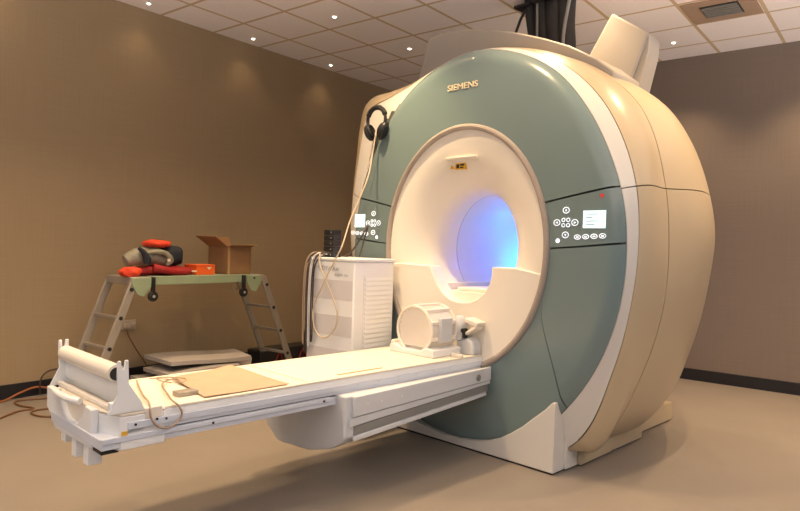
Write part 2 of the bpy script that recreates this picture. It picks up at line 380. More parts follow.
# bore: lip, flare, tube
lip = MB().tube([ept(.690, .825, a, -.004) for a in range(0, 360, 4)], .021, 10, closed=True)
mri.part('bore_lip', lip, 'trim')
prof = [(0, 0), (.12, .004), (.3, .018), (.5, .045), (.68, .082), (.82, .125), (.91, .17), (.965, .23), (.99, .29), (1, .38)]
g = []
for q, o_ in prof: g.append([ept(.680*(1-q)+.335*q, .815*(1-q)+.385*q, a, o_, FX) for a in range(0, 360, 3)])
mri.part('bore_flare', MB().grid(g, wrap=True), 'cream', angle=60)
g = [[ept(.335, .385, a, o_, FX) for a in range(0, 360, 3)] for o_ in (.383, .7, 1.0, 1.4, 1.8, 1.90)]
mri.part('bore_tube', MB().grid(g, wrap=True), 'tube')
# lower bore panel with the U notch
poly = []
for k in range(0, 41):
    a = -10.3-(180-20.6)*k/40; poly.append((FX+.676*math.cos(R(a)), CZ+.81*math.sin(R(a))))
poly[0] = (-.13, 1.205)
poly += [(-1.36, 1.228), (-1.06, 1.222), (-1.035, 1.17), (-.99, 1.09), (-.93, 1.03), (-.86, .993), (-.79, .98), (-.71, .985), (-.64, 1.01), (-.575, 1.06), (-.535, 1.12), (-.52, 1.17), (-.518, 1.236), (-.34, 1.238), (-.24, 1.225)]
mri.part('lower_bore_panel', MB().prism(poly, -.003, .12), 'cream', bevel=.006)
mri.part('bore_bed', MB().box(-1.02, -.56, .10, 1.8, .975, 1.05).box(-1.10, -1.0, .12, 1.8, 1.05, 1.10).box(-.58, -.50, .14, 1.8, 1.05, 1.09).box(-.92, -.66, .14, 1.75, 1.05, 1.075), 'cream', bevel=.006)
# little shelf and warning label at the top of the flare
mri.part('flare_ledge', MB().prism([(.006, 1.985), (.085, 1.985), (.085, 1.955), (.012, 1.972)], -.96, -.69, axis='x'), 'cream', bevel=.004)
lb = mri.part('warning_label', MB().box(-.90, -.81, .046, .075, 1.905, 1.948), 'yellow')
mri.part('label_print', MB().box(-.888, -.862, .0445, .046, 1.912, 1.940).box(-.855, -.818, .0445, .046, 1.928, 1.941).box(-.855, -.825, .0445, .046, 1.911, 1.921), 'black', lb)
mri.part('label_symbol', MB().prism([(-.945, 1.912), (-.915, 1.912), (-.930, 1.938)], .044, .07), 'yellow')
# base
poly = [(-1.55, 0), (0, 0), (0, .436), (-.019, .440), (-.07, .385), (-.148, .32), (-.225, .25), (-.309, .19), (-.40, .135), (-.50, .095), (-.604, .073), (-.74, .052), (-.867, .050), (-1.0, .065), (-1.115, .085), (-1.25, .16), (-1.38, .27), (-1.48, .38), (-1.53, .436), (-1.55, .436)]
mri.part('base_front', MB().prism([(a, b+(.012 if b == 0 else 0)) for a, b in poly], -.028, .10), 'pearl', bevel=.004)
mri.part('base_front', MB().box(-1.55, .012, .10, .246, .012, .22), 'pearl', bevel=.003)
mri.part('skirt', MB().box(-1.55, .035, .252, .672, .012, .145), 'gold', bevel=.004)
mri.part('skirt', MB().box(-1.55, .028, .680, 1.16, .012, .150), 'gold', bevel=.004)
mri.part('skirt', MB().box(-1.50, -.035, 1.165, 1.88, .012, .150), 'gold', bevel=.004)
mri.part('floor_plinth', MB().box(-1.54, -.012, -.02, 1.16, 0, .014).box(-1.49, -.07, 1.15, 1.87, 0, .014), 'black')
# top cover and vent block
poly = [(-1.80, 2.3), (-1.73, 2.78), (-1.635, 3.06), (-1.60, 3.09), (-1.46, 3.105), (-1.25, 3.09), (-1.05, 3.045), (-.86, 2.995), (-.69, 2.935), (-.51, 2.865), (-.31, 2.775), (-.10, 2.65), (.03, 2.54), (.03, 2.2), (-.6, 2.2)]
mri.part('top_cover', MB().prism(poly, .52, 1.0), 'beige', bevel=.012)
mri.part('vent_block', MB().prism([(-.36, 2.79), (-.185, 3.07), (.085, 2.875), (-.03, 2.55), (-.1, 2.4), (-.45, 2.62)], .88, 1.06), 'beige', bevel=.012)
mri.part('vent_block_side', MB().prism([(.080, 2.868), (.09, 2.84), (.085, 2.74), (.02, 2.46), (-.03, 2.40), (-.03, 2.55)], .895, 1.07), 'beige', bevel=.006)
# lettering
def text_mesh(txt, size, depth):
    cu = bpy.data.curves.new('lettering', 'FONT'); cu.body = txt; cu.size = size; cu.extrude = depth; cu.align_x = 'LEFT'
    o = bpy.data.objects.new('lettering', cu); C.objects.link(o); bpy.context.view_layer.update()
    me = bpy.data.meshes.new_from_object(o.evaluated_get(bpy.context.evaluated_depsgraph_get())); bpy.data.objects.remove(o); return me
def text_on(name, txt, x0, x1, y, z0, depth, m, thing, parent=None, bold=0):
    me = text_mesh(txt, 1, .01); xs = [v.co.x for v in me.vertices]; k = (x1-x0)/(max(xs)-min(xs)); mn = min(xs)
    b = thing.base
    for v in me.vertices:
        x, yy, zz = v.co; v.co = (x0+(x-mn)*k-b.x, y-zz*depth/.01-b.y, z0+yy*k*.82-b.z)
    me.materials.clear(); me.materials.append(M_[m]); o = bpy.data.objects.new(name, me); C.objects.link(o); o.parent = parent or thing.e; return o
text_on('brand_lettering', 'SIEMENS', -.945, -.683, -.006, 2.448, .004, 'letter', mri)
# control panel details
def panel(par, sgn, xd0, xd1, xc, xrow, xdot):
    y = -.0055
    d = mri.part('display', MB().box(xd0, xd1, y, y+.006, 1.495, 1.598), 'screen', par)
    m = MB()
    for k in range(4): m.box(xd0+.02, xd0+.02+(.075, .04, .085, .055)[k], y-.001, y, 1.575-k*.02, 1.579-k*.02)
    mri.part('screen_text', m, 'ink', d)
    zc = 1.528
    for a in (0, 90, 180, 270):
        x, z = xc+.060*math.cos(R(a)), zc+.074*math.sin(R(a))
        b = mri.part('key', MB().tube([(x+.021*math.cos(R(k)), y+.001, z+.018*math.sin(R(k))) for k in range(0, 360, 30)], .0026, 6, closed=True), 'glyph', par)
        w = .009
        tri = [(x+w*math.cos(R(a+k)), z+w*math.sin(R(a+k))) for k in (0, 130, 230)]
        mri.part('arrow_mark', MB().prism(tri, y-.001, y+.002), 'glyph', b)
    m = MB()
    for dx, dz in ((-.016, -.016), (.016, -.016), (-.016, .016), (.016, .016)):
        x, z = xc+dx, zc+dz; m.tube([(x+.011*math.cos(R(k)), y+.001, z+.011*math.sin(R(k))) for k in range(0, 360, 45)], .0028, 5, closed=True)
    mri.part('centre_keys', m, 'glyph', par)
    for k in range(4):
        x = xrow+sgn*k*.053; z = 1.442+.003*k
        b = mri.part('row_key', MB().tube([(x+.020*math.cos(R(q)), y+.001, z+.013*math.sin(R(q))) for q in range(0, 360, 30)], .0026, 6, closed=True), 'glyph', par)
        mri.part('key_mark', MB().box(x-.008, x+.008, y-.001, y+.002, z-.005, z+.004), 'glyph', b)
    mri.part('round_key', MB().cyl((xdot, y-.001, 1.418), (xdot, y+.003, 1.418), .014), 'glyph', par)
panel(cpR, 1, .128, .270, .015, .095, -.035)
panel(cpL, -1, -1.885, -1.765, -1.668, -1.745, -1.625)
mri.part('indicator_lamp', MB().cyl((.242, -.0055, 1.683), (.242, .001, 1.683), .011), 'led', cpR)
# violet mood lighting of the bore (lamps inside the tube)
def inbore(name, x, y, z, pw, col, size=.05):
    return light(name, 'POINT', FR @ Vector((x, y, z)), pw, col, shadow_soft_size=size)
inbore('bore_lamp_violet', -.58, 1.0, 1.58, 3.8, (.26, .14, 1))
inbore('bore_lamp_violet_rear', -.66, 1.6, 1.55, 2.4, (.22, .18, 1))
inbore('bore_lamp_cyan', -.94, 1.28, 1.30, 4.0, (.0, .50, 1))

# ------------------------------------------------------------------ patient couch
TN, TF = -.57, -1.17
cou = Thing('patient_couch', (-.87, -1.2, 0), 'long white patient couch with cream top sticking out of the scanner towards the camera', 'patient couch', frame=FR)
poly = [(TN, .625), (TN-.012, .650), (TF+.012, .650), (TF, .625), (TF, .585), (TN, .585)]
def along(mb, poly, y0, y1): return mb.prism(poly, y0, y1, axis='y')
cou.part('tabletop', along(MB(), [(TN, .61), (TN-.006, .640), (TF+.006, .640), (TF, .61)], -2.30, .0), 'white', bevel=.003)
cou.part('couch_pad', MB().box(TF+.03, TN-.028, -1.42, -.02, .6401, .650).box(TF+.01, TN-.012, -2.22, -1.425, .6401, .6465), 'pad', bevel=.003)
cou.part('pad_edge', MB().box(TN-.026, TN-.004, -2.22, -.0, .6401, .652).box(TF+.004, TF+.026, -2.22, -.0, .6401, .652), 'pad', bevel=.003)
cou.part('side_rail', MB().box(TN-.02, TN+.006, -2.36, .0, .582, .612).box(TN-.02, TN, -2.36, .0, .566, .584), 'rail', bevel=.002)
cou.part('side_rail', MB().box(TF-.006, TF+.02, -2.39, -.16, .566, .612), 'white', bevel=.002)
cou.part('rail_groove', MB().box(TF+.03, TN-.012, -2.30, -.02, .555, .60), 'grey')
cou.part('lower_beam', MB().box(TF+.01, TN-.004, -2.46, -1.20, .512, .555).box(TN-.02, TN+.004, -2.46, -1.30, .536, .560), 'rail', bevel=.003)
hs = MB()
cs = [(-.500, .566), (-.500, .345), (-.53, .315), (-.62, .262), (-.80, .215), (-1.05, .20), (-1.10, .205), (-1.22, .285), (-1.235, .31), (-1.235, .566)]
# housing tapers: its belly rises towards the scanner
def hx(c, y): 
    q = (y+1.26)/1.26; x, z = c
    if z < .5: z = z+.085*q
    return (x, y, z)
n = len(cs); v = [hx(c, -1.26) for c in cs]+[hx(c, -.02) for c in cs]
hs.add(v, [list(range(n)), list(range(2*n-1, n-1, -1))]+[[i, (i+1) % n, n+(i+1) % n, n+i] for i in range(n)])
cou.part('drive_housing', hs, 'lgrey', bevel=.010, seg=3)
def slant(x, th_, y0, y1, za0, za1, zb0, zb1):
    return MB().add([(x, y0, za0), (x+th_, y0, za0), (x+th_, y1, zb0), (x, y1, zb0), (x, y0, za1), (x+th_, y0, za1), (x+th_, y1, zb1), (x, y1, zb1)],
                    [(3, 2, 1, 0), (4, 5, 6, 7), (0, 1, 5, 4), (1, 2, 6, 5), (2, 3, 7, 6), (3, 0, 4, 7)])
cou.part('housing_side_panel', slant(-.502, .022, -1.215, -.02, .455, .562, .500, .585), 'lgrey', bevel=.005)
cou.part('housing_side_strip', slant(-.502, .014, -1.235, -.02, .405, .450, .475, .497), 'lgrey', bevel=.003)
cou.part('bumper_strip', slant(-.502, .008, -1.20, -.03, .355, .402, .428, .472), 'grey', bevel=.002)
cou.part('housing_lower_edge', slant(-.51, .020, -1.20, -.05, .322, .350, .398, .424), 'lgrey', bevel=.006)
cou.part('side_knob', MB().disc_lathe([(.001, .012), (.012, .012), (.014, .006), (.021, .006), (.022, 0)], (-.481, -.16, .530), (1, 0, 0), 20), 'grey')
for y in (-1.02, -.86, -1.12): cou.part('screw', MB().cyl((-.482, y, .515), (-.478, y, .515), .006), 'white')
# graduation marks and slots
for k in range(7): cou.part('rail_mark', MB().box(TN-.001, TN+.0075, -1.12+k*.155, -1.112+k*.155, .594, .608), 'lgrey')
cou.part('hand_slot', MB().box(-.652, -.632, -1.20, -.86, .6495, .6515), mat('slot_brown', (.42, .28, .12), rough=.7))
for y, z in ((-2.33, .600), (-2.24, .607), (-1.98, .545), (-1.35, .545), (-2.20, .603)): cou.part('rail_screw', MB().cyl((TN+.003, y, z), (TN+.0085, y, z), .0055, n=10), 'black')
# foot end
cou.part('foot_deck', MB().prism([(-.57, -2.39), (-.71, -2.43), (-1.12, -2.43), (-1.26, -2.40), (-1.26, -2.20), (-.57, -2.20)], .636, .650, axis='z'), 'pad', bevel=.006)
cou.part('foot_box', MB().prism([(-.57, -2.39), (-.70, -2.425), (-1.10, -2.425), (-1.24, -2.39), (-1.24, -2.2), (-.57, -2.2)], .50, .636, axis='z'), 'white', bevel=.006)
pl = [(-1.19, .535), (-1.12, .482), (-.70, .492), (-.695, .652), (-.77, .655), (-.80, .60), (-.85, .565), (-.91, .552), (-.97, .56), (-1.02, .585), (-1.05, .62), (-1.06, .652), (-1.245, .656), (-1.24, .56)]
cou.part('end_panel', MB().prism(pl, -2.455, -2.425), 'white', bevel=.005)
cou.part('grab_handle', MB().tube([(-1.12, -2.445, .655), (-1.08, -2.468, .658), (-.92, -2.472, .660), (-.85, -2.445, .657)], .015, 10, sub=4), 'white')
cou.part('handle_recess', MB().prism([(-1.04, .60), (-.98, .555), (-.91, .545), (-.85, .558), (-.80, .60), (-.79, .648), (-1.05, .648)], -2.435, -2.41), 'cream')
for x in (-1.03, -.90, -.765):
    w = .026
    cou.part('docking_prong', MB().box(x-w, x+w, -2.45, -2.39, .41 if x > -.95 else .445, .50), 'white', bevel=.004)
cou.part('rubber_stop', MB().box(-.69, -.60, -2.45, -2.38, .488, .502), 'black', bevel=.003)
cou.part('yellow_sticker', MB().box(TN-.001, TN+.002, -2.385, -2.36, .56, .578), 'yellow')
# paper-roll holder at the foot
rh = Thing('roll_holder', (-.92, -2.36, .65), 'white two-fork holder with a cream roll across the foot end of the couch', 'roll holder', frame=FR)
def fork(x0, x1):
    p = [(-2.44, .652), (-2.40, .735), (-2.405, .80), (-2.405, .862), (-2.392, .865), (-2.389, .83), (-2.378, .83), (-2.375, .865), (-2.362, .865), (-2.358, .77), (-2.335, .735), (-2.305, .69), (-2.29, .652)]
    return MB().prism(p, x0, x1, axis='x')
rh.part('fork_bracket', fork(-.582, -.568), 'white', bevel=.003); rh.part('fork_bracket', fork(-1.262, -1.248), 'white', bevel=.003)
rl = rh.part('roll', MB().cyl((-1.245, -2.375, .800), (-.655, -2.375, .800), .036, n=28), 'cream')
rh.part('roll_core', MB().cyl((-.656, -2.375, .797), (-.652, -2.375, .797), .027, n=20), 'black', rl)
rh.part('rear_panel', MB().prism([(-2.352, .652), (-2.375, .69), (-2.372, .775), (-2.362, .775), (-2.362, .70), (-2.33, .652)], -1.248, -.600, axis='x'), 'white', bevel=.003)
rh.part('support_rail', MB().box(-1.248, -.60, -2.41, -2.388, .652, .672), 'cream', bevel=.004)
rh.part('clamp_block', MB().box(-.60, -.575, -2.43, -2.36, .672, .70), 'white', bevel=.004)
cou.part('corner_block', MB().box(-.66, TN+.002, -2.29, -2.215, .612, .660), 'cream', bevel=.004)

# paper sheet on couch (slightly wavy)
def drape(poly_fn, nx, ny, z, amp):
    g = []
    for i in range(nx+1):
        row = []
        for j in range(ny+1):
            x, y = poly_fn(i/nx, j/ny); row.append((x, y, z+amp*(.5+.5*math.sin(9*x+5*y))*(.5+.5*math.sin(21*y+3*x))))
        g.append(row)
    return MB().grid(g)
def pf(u_, v_):
    a = Vector((-1.08, -1.93)).lerp(Vector((-1.175, -1.53)), v_); b = Vector((-.61, -2.0)).lerp(Vector((-.605, -1.54)), v_); q = a.lerp(b, u_); return q.x, q.y
single('paper_sheet', drape(pf, 16, 20, .6535, .008), 'paper', (-.9, -1.75, .6505), 'crumpled brown paper sheet lying on the cream couch top', 'paper', frame=FR, solid=.0015)
# keyring-like cable loop hanging over couch side
def wire(name, pts, r, m, label, cat, frame=FR, n=8, sub=8, group=None, base=None):
    b = base or pts[0]; return single(name, MB().tube(pts, r, n, sub=sub), m, b, label, cat, group, frame=frame)
wire('looped_cable', [(-1.09, -2.10, .659), (-.80, -2.20, .662), (-.60, -2.26, .67), (-.555, -2.27, .62), (-.555, -2.24, .578), (-.555, -2.20, .565), (-.555, -2.16, .578), (-.555, -2.135, .61), (-.556, -2.15, .65), (-.60, -2.16, .668), (-.75, -2.11, .664), (-.90, -2.06, .664), (-.99, -2.0, .662), (-1.0, -1.94, .662), (-.90, -1.96, .662)],
     .0045, 'dcable', 'pale brown cable looping over the near side of the couch', 'cable')
wire('coiled_wire', [(-1.10, -2.03, .659), (-1.02, -1.97, .662), (-.93, -1.95, .659), (-.98, -1.90, .662), (-1.06, -1.93, .659), (-1.08, -2.0, .664), (-1.0, -2.03, .668), (-.93, -2.0, .664)],
     .003, 'dcable', 'thin tan wire coiled loosely on the couch beside the brown paper', 'cable')
single('small_metal_clip', MB().box(-.76, -.70, -2.08, -1.98, .6475, .668), 'alu', (-.71, -1.96, .6475), 'small grey metal clip on the couch by the wire coil', 'clip', frame=FR, bevel=.003)

# ------------------------------------------------------------------ head coil and neck cushion on the couch
hc = Thing('head_coil', (-.90, -.27, .65), 'clear cylindrical head coil with cream rings on the couch at the bore', 'head coil', frame=FR)
def ringc(y, r, cx=-.845, cz=.815, a0=-60, a1=240, rr_=.009):
    return MB().tube([(cx+r*math.cos(R(a)), y, cz+r*1.0*math.sin(R(a))) for a in range(a0, a1+1, 10)], rr_, 8)
hc.part('front_ring', ringc(-.38, .152), 'cream'); hc.part('rear_ring', ringc(-.14, .152), 'cream')
for a in (20, 55, 90, 125, 160, 200, -20):
    x, z = -.845+.152*math.cos(R(a)), .815+.152*math.sin(R(a))
    hc.part('bar', MB().box(x-.012, x+.012, -.38, -.14, z-.012, z+.012), 'cream', bevel=.004)
sh = [[(-.845+.147*math.cos(R(a)), y, .815+.147*math.sin(R(a))) for a in range(-55, 236, 10)] for y in (-.37, -.255, -.15)]
hc.part('clear_shell', MB().grid(sh), 'coilm', solid=.006)
hc.part('front_window', MB().prism([(-.845+.142*math.cos(R(a)), .815+.142*math.sin(R(a))) for a in range(-50, 231, 10)], -.374, -.368), 'coilm')
hc.part('cradle', MB().prism([(-1.05, .651), (-.66, .651), (-.66, .70), (-.72, .71), (-.78, .685), (-.94, .685), (-1.01, .71), (-1.05, .70)], -.40, -.12), 'white', bevel=.006)
hc.part('side_latch', MB().box(-.70, -.67, -.32, -.20, .74, .90), 'lgrey', bevel=.008)
hc.part('base_foot', MB().box(-1.08, -1.04, -.36, -.18, .651, .72), 'cream', bevel=.008)
nc = Thing('neck_coil', (-.66, -.12, .65), 'grey and cream neck coil with a tilted flap, right of the clear head coil', 'neck coil', frame=FR)
nc.part('body', MB().prism([(-.72, .651), (-.575, .651), (-.575, .70), (-.59, .745), (-.63, .765), (-.68, .745), (-.72, .74)], -.10, -.012), 'lgrey', bevel=.012)
Mt = Matrix.Translation((-.625, -.06, .80)) @ Matrix.Rotation(R(-33), 4, 'Y')
nc.part('tilted_flap', MB().box(-.09, .075, -.045, .045, -.010, .010, Mt), 'cream', bevel=.006)
nc.part('upper_flap', MB().box(-.06, .045, -.045, .05, .05, .085, Matrix.Translation((-.61, -.06, .80)) @ Matrix.Rotation(R(14), 4, 'Y')), 'cream', bevel=.008)
nc.part('pillow', MB().disc_lathe([(.001, .16), (.03, .155), (.052, .12), (.058, .06), (.055, 0)], (-.72, -.065, .742), (0, 0, 1), 20), 'lgrey')
nc.part('joint', MB().cyl((-.655, -.12, .81), (-.655, -.08, .81), .014).box(-.66, -.64, -.115, -.08, .76, .80), 'black')
nc.part('hinge_strap', MB().box(-.655, -.56, -.235, -.215, .652, .675), 'cream', bevel=.004)

# ------------------------------------------------------------------ headphones on the scanner horn
def to_local(p): return p
hp = Thing('headphones', (-1.66, .02, 2.36), 'black over-ear headphones hanging from the upper left edge of the scanner', 'headphones', frame=FR)
hy = -.035
c0 = Vector((-1.635, hy, 2.315))
arc = [(c0.x+.098*math.cos(R(a))*1.0, hy+.004*math.sin(R(2*a)), c0.z+.105*math.sin(R(a))) for a in range(-35, 216, 10)]
hp.part('headband', MB().tube(arc, .013, 8), 'black')
hp.part('band_pad', MB().tube(arc[6:20], .020, 8), 'black')
for sx, an in ((-1, 24), (1, -24)):
    cx_ = c0.x+sx*.078; M2 = Matrix.Translation((cx_, hy, c0.z-.085)) @ Matrix.Rotation(R(-an*1.1), 4, 'Y')
    m = MB(); rows = []
    for r_, h_ in ((.001, -.022), (.03, -.024), (.042, -.012), (.045, .0), (.040, .018), (.026, .022), (.001, .022)):
        rows.append([M2 @ Vector((h_*-sx, r_*.95*math.cos(R(k)), r_*1.6*math.sin(R(k)))) for k in range(0, 360, 18)])
    m.grid(rows, wrap=True); cp = hp.part('ear_cup', m, 'black')
    rows = [[M2 @ Vector(((-.030*sx+h_), r_*.95*math.cos(R(k)), r_*1.5*math.sin(R(k)))) for k in range(0, 360, 18)] for r_, h_ in ((.016, 0), (.030, -.006), (.040, 0), (.034, .01))]
    hp.part('ear_pad', MB().grid(rows, wrap=True), 'black', cp)
wire('headphone_cable', [(-3.25, 3.765, 2.23), (-3.245, 3.72, 2.02), (-3.20, 3.62, 1.84), (-3.19, 3.45, 1.55), (-3.12, 3.30, 1.37), (-3.13, 3.265, 1.29), (-3.26, 3.262, 1.082), (-3.36, 3.265, .90), (-3.36, 3.265, .78), (-3.31, 3.265, .70), (-3.23, 3.265, .69), (-3.15, 3.265, .75), (-3.125, 3.265, .86), (-3.17, 3.265, .97), (-3.24, 3.265, 1.08), (-3.31, 3.265, 1.20), (-3.34, 3.29, 1.285), (-3.40, 3.36, 1.275)],
     .0055, 'cable', 'pale headphone cable running down the scanner side onto the white cabinet', 'cable', sub=10, frame=Matrix.Identity(4))
wire('light_cable', [(-1.605, -.05, 2.25), (-1.66, -.06, 2.02), (-1.76, -.06, 1.78)], .004, 'cream', 'short white cable beside the headphone cable on the scanner edge', 'cable')

# ------------------------------------------------------------------ cabinet
cx0, cx1, cy0, cy1, cz1 = -3.46, -3.005, 3.30, 3.735, 1.235
cb = Thing('equipment_cabinet', (cx0+.2, cy0+.2, 0), 'tall white cabinet with grey bands and louvred side between the wall and the scanner', 'cabinet')
cb.part('body', MB().box(cx0, cx1, cy0, cy1, .03, cz1), 'white', bevel=.010)
cb.part('top_lid', MB().box(cx0-.008, cx1+.008, cy0-.008, cy1+.008, cz1, cz1+.022), 'white', bevel=.006)
for z0, z1 in ((.96, 1.10), (.705, .85), (.46, .61), (.20, .35)): cb.part('grey_band', MB().box(cx0+.004, cx1-.012, cy0-.002, cy0+.01, z0, z1), 'band')
lv = cb.part('louvre_panel', MB().box(cx1-.01, cx1+.002, cy0+.10, cy1-.01, .10, 1.14), 'white')
m = MB()
for k in range(30): z = .115+k*.034; m.prism([(0, z), (.006, z), (0.001, z+.028)], cy0+.115, cy1-.02, axis='y', M=Matrix.Translation((cx1, 0, 0)))
cb.part('louvre', m, 'white', lv)
text_on('cabinet_lettering', 'CDIV Air', cx0+.10, cx0+.31, cy0-.0035, 1.165, .001, 'print', cb)
text_on('cabinet_lettering', 'CDIV Air', cx0+.27, cx0+.40, cy0-.0035, 1.128, .0008, 'print', cb)
for sx in (cx0+.05, cx1-.05):
    for yy in (cy0+.05, cy1-.05): cb.part('castor', MB().cyl((sx-.012, yy, .03), (sx+.012, yy, .03), .029), 'black')
# stacked black units
proto = None
for k in range(5):
    z = cz1+.0225+k*.0405; x0_, x1_, y0_, y1_ = -3.375, -3.275, 3.36, 3.44
    lab = ('lowest', 'second lowest', 'middle', 'second from top', 'topmost')[k]+' unit in the stack of small black boxes on the white cabinet'
    if proto is None:
        t = Thing('black_unit', (x0_, y0_, z), lab, 'black box', 'black units stacked on the cabinet')
        a = t.part('case', MB().box(x0_, x1_, y0_, y1_, z, z+.038), 'black', bevel=.004)
        b = t.part('front_knob', MB().cyl((x0_+.075, y0_-.004, z+.019), (x0_+.075, y0_, z+.019), .006), 'grey')
        proto = (t.e, a, b)
    else:
        e = proto[0].copy(); e.location.z = z; e['label'] = lab; C.objects.link(e)
        for q in proto[1:]: c = q.copy(); c.parent = e; C.objects.link(c)
W0 = None
ID = Matrix.Identity(4)
wire('black_cable', [(-3.20, 3.42, 1.27), (-3.17, 3.47, 1.33), (-3.13, 3.52, 1.44), (-3.14, 3.58, 1.50), (-3.20, 3.62, 1.42), (-3.19, 3.55, 1.268)], .006, 'bcable', 'dark cable arching behind the stacked black boxes', 'cable', frame=ID)
for k, (dx, m, zb, lab) in enumerate(((0, 'bcable', .56, 'dark cable hanging down the left edge of the white cabinet'), (.035, 'lgrey', .60, 'grey cable hanging beside the dark one on the cabinet'), (-.02, 'dcable', .62, 'tan cable hanging outermost at the cabinet corner'), (.06, 'bcable', .64, 'black cable loop hanging innermost on the cabinet front'))):
    x = cx0+dx; wire('hanging_cable', [(x+.10, 3.38, 1.268+.004*k), (x+.05, 3.31, 1.285), (x+.015, cy0-.028, 1.20), (x, cy0-.03, .95), (x+.005, cy0-.03, zb+.05), (x+.012, cy0-.03, zb), (x+.022, cy0-.03, zb+.06), (x+.02, cy0-.032, .98), (x+.035, cy0-.03, 1.2), (x+.07, 3.33, 1.275)],
                     .0055, m, lab, 'cable', frame=ID, sub=6, group='cables hanging on the cabinet')
single('pale_clip', MB().box(cx0+.14, cx0+.17, 3.36, 3.40, cz1+.0225, cz1+.06).box(cx0+.02, cx0+.09, 3.34, 3.37, cz1+.0225, cz1+.04), 'tape', (cx0+.1, 3.36, cz1+.0225), 'small tan clips lying on the left of the cabinet top', 'clip', bevel=.004)

# ------------------------------------------------------------------ work platform with folding ladders
XN, XB = -4.98, -5.38
ZT = 1.035
wp = Thing('work_platform', (-5.18, 3.45, 0), 'folding work platform of two aluminium ladders and a pale green board by the brown wall', 'work platform')
wp.part('green_board', MB().box(XB-.01, XN+.01, 2.95, 4.0, ZT-.075, ZT), 'plank', bevel=.004)
wp.part('board_end', MB().box(XB-.01, XN+.012, 2.76, 2.95, ZT-.070, ZT-.004), 'alu', bevel=.006); wp.part('board_end', MB().box(XB-.01, XN+.012, 4.0, 4.14, ZT-.070, ZT-.004), 'alu', bevel=.006)
def ladder(yt, yb, sgn):
    for x in (XN, XB):
        d = Vector((0, yb-yt, -ZT)); nrm = Vector((0, 1, 0))
        q = [(x-.012, yt-.035, ZT-.02), (x+.014, yt-.035, ZT-.02), (x+.014, yt+.035, ZT-.02), (x-.012, yt+.035, ZT-.02),
             (x-.012, yb-.035, 0.03), (x+.014, yb-.035, .03), (x+.014, yb+.035, .03), (x-.012, yb+.035, .03)]
        st = wp.part('ladder_stile', MB().add(q, [(0, 1, 2, 3), (7, 6, 5, 4), (0, 4, 5, 1), (1, 5, 6, 2), (2, 6, 7, 3), (3, 7, 4, 0)]), 'alu', bevel=.004)
        wp.part('rubber_foot', MB().box(x-.016, x+.018, yb-.045, yb+.045, 0, .035), 'black', st, bevel=.004)
        for z in (.22, .46, .70, .93):
            y = yt+(yb-yt)*(1-z/ZT)
            if x == XN: wp.part('rung_plug', MB().cyl((x+.014, y, z), (x+.020, y, z), .016, n=14), 'black', st)
    for z in (.22, .46, .70):
        y = yt+(yb-yt)*(1-z/ZT); wp.part('rung', MB().box(XB, XN, y-.018, y+.018, z-.012, z+.012), 'alu', bevel=.003)
ladder(2.80, 2.42, -1); ladder(4.13, 4.56, 1)
for y, lab in ((2.87, 0), (4.03, 1)):
    wp.part('hinge_plate', MB().prism([(y-.11, ZT-.01), (y+.07, ZT-.01), (y+.07, ZT-.08), (y, ZT-.17), (y-.06, ZT-.15), (y-.11, ZT-.06)], XN+.013, XN+.022, axis='x'), 'plank', bevel=.003)
    wp.part('hinge_bolt', MB().cyl((XN+.020, y-.02+.1*(lab == 0), ZT-.035), (XN+.027, y-.02+.1*(lab == 0), ZT-.035), .010, n=12), 'black')
for y in (2.78, 3.84):
    wp.part('pull_ring', MB().tube([(XN-.06, y+.032*math.cos(R(a)), ZT-.12+.045*math.sin(R(a))) for a in range(0, 360, 20)], .004, 6, closed=True), 'alu')
for y in (2.945, 3.88):
    c = wp.part('castor_wheel', MB().disc_lathe([(.001, .016), (.03, .016), (.043, .010), (.045, 0), (.043, -.010), (.03, -.016), (.001, -.016)], (XN+.028, y, .868), (1, 0, 0), 24), 'black')
    wp.part('castor_bracket', MB().box(XN+.012, XN+.045, y-.013, y+.013, .89, ZT-.005), 'black', c, bevel=.003)
    wp.part('wheel_hub', MB().cyl((XN+.044, y, .868), (XN+.049, y, .868), .012, n=14), 'hub', c)
# cardboard box
bx0, bx1, by0, by1, bz0, bz1 = -5.33, -5.02, 3.745, 4.01, ZT, ZT+.262
bb = Thing('cardboard_box', (-5.17, 3.88, ZT), 'open brown cardboard box with raised flaps on the right end of the green board', 'cardboard box')
w = .005
bb.part('body', MB().box(bx0, bx1, by0, by0+w, bz0, bz1).box(bx0, bx1, by1-w, by1, bz0, bz1).box(bx0, bx0+w, by0, by1, bz0, bz1).box(bx1-w, bx1, by0, by1, bz0, bz1).box(bx0, bx1, by0, by1, bz0, bz0+w), 'card', weld=False)
def flap(a, b, d, nm='flap'):
    a, b, d = Vector(a), Vector(b), Vector(d); nrm = (b-a).cross(d).normalized()*.004
    v = [a, b, b+d, a+d]; v = v+[q+nrm for q in v]
    bb.part(nm, MB().add(v, [(0, 1, 2, 3), (7, 6, 5, 4), (0, 4, 5, 1), (1, 5, 6, 2), (2, 6, 7, 3), (3, 7, 4, 0)]), 'card')
flap((bx0, by0, bz1), (bx1, by0, bz1), (-.01, -.14, .095)); flap((bx0, by1, bz1), (bx1, by1, bz1), (.0, .115, .018))
flap((bx1, by0, bz1), (bx1, by1, bz1), (.05, .0, -.012) if False else (.055, 0, .02)); flap((bx0, by0, bz1), (bx0, by1, bz1), (-.05, .0, .09))
bb.part('tape_strip', MB().box(bx1-.004, bx1+.001, by0-.001, by0+.022, bz0, bz1), 'tape')
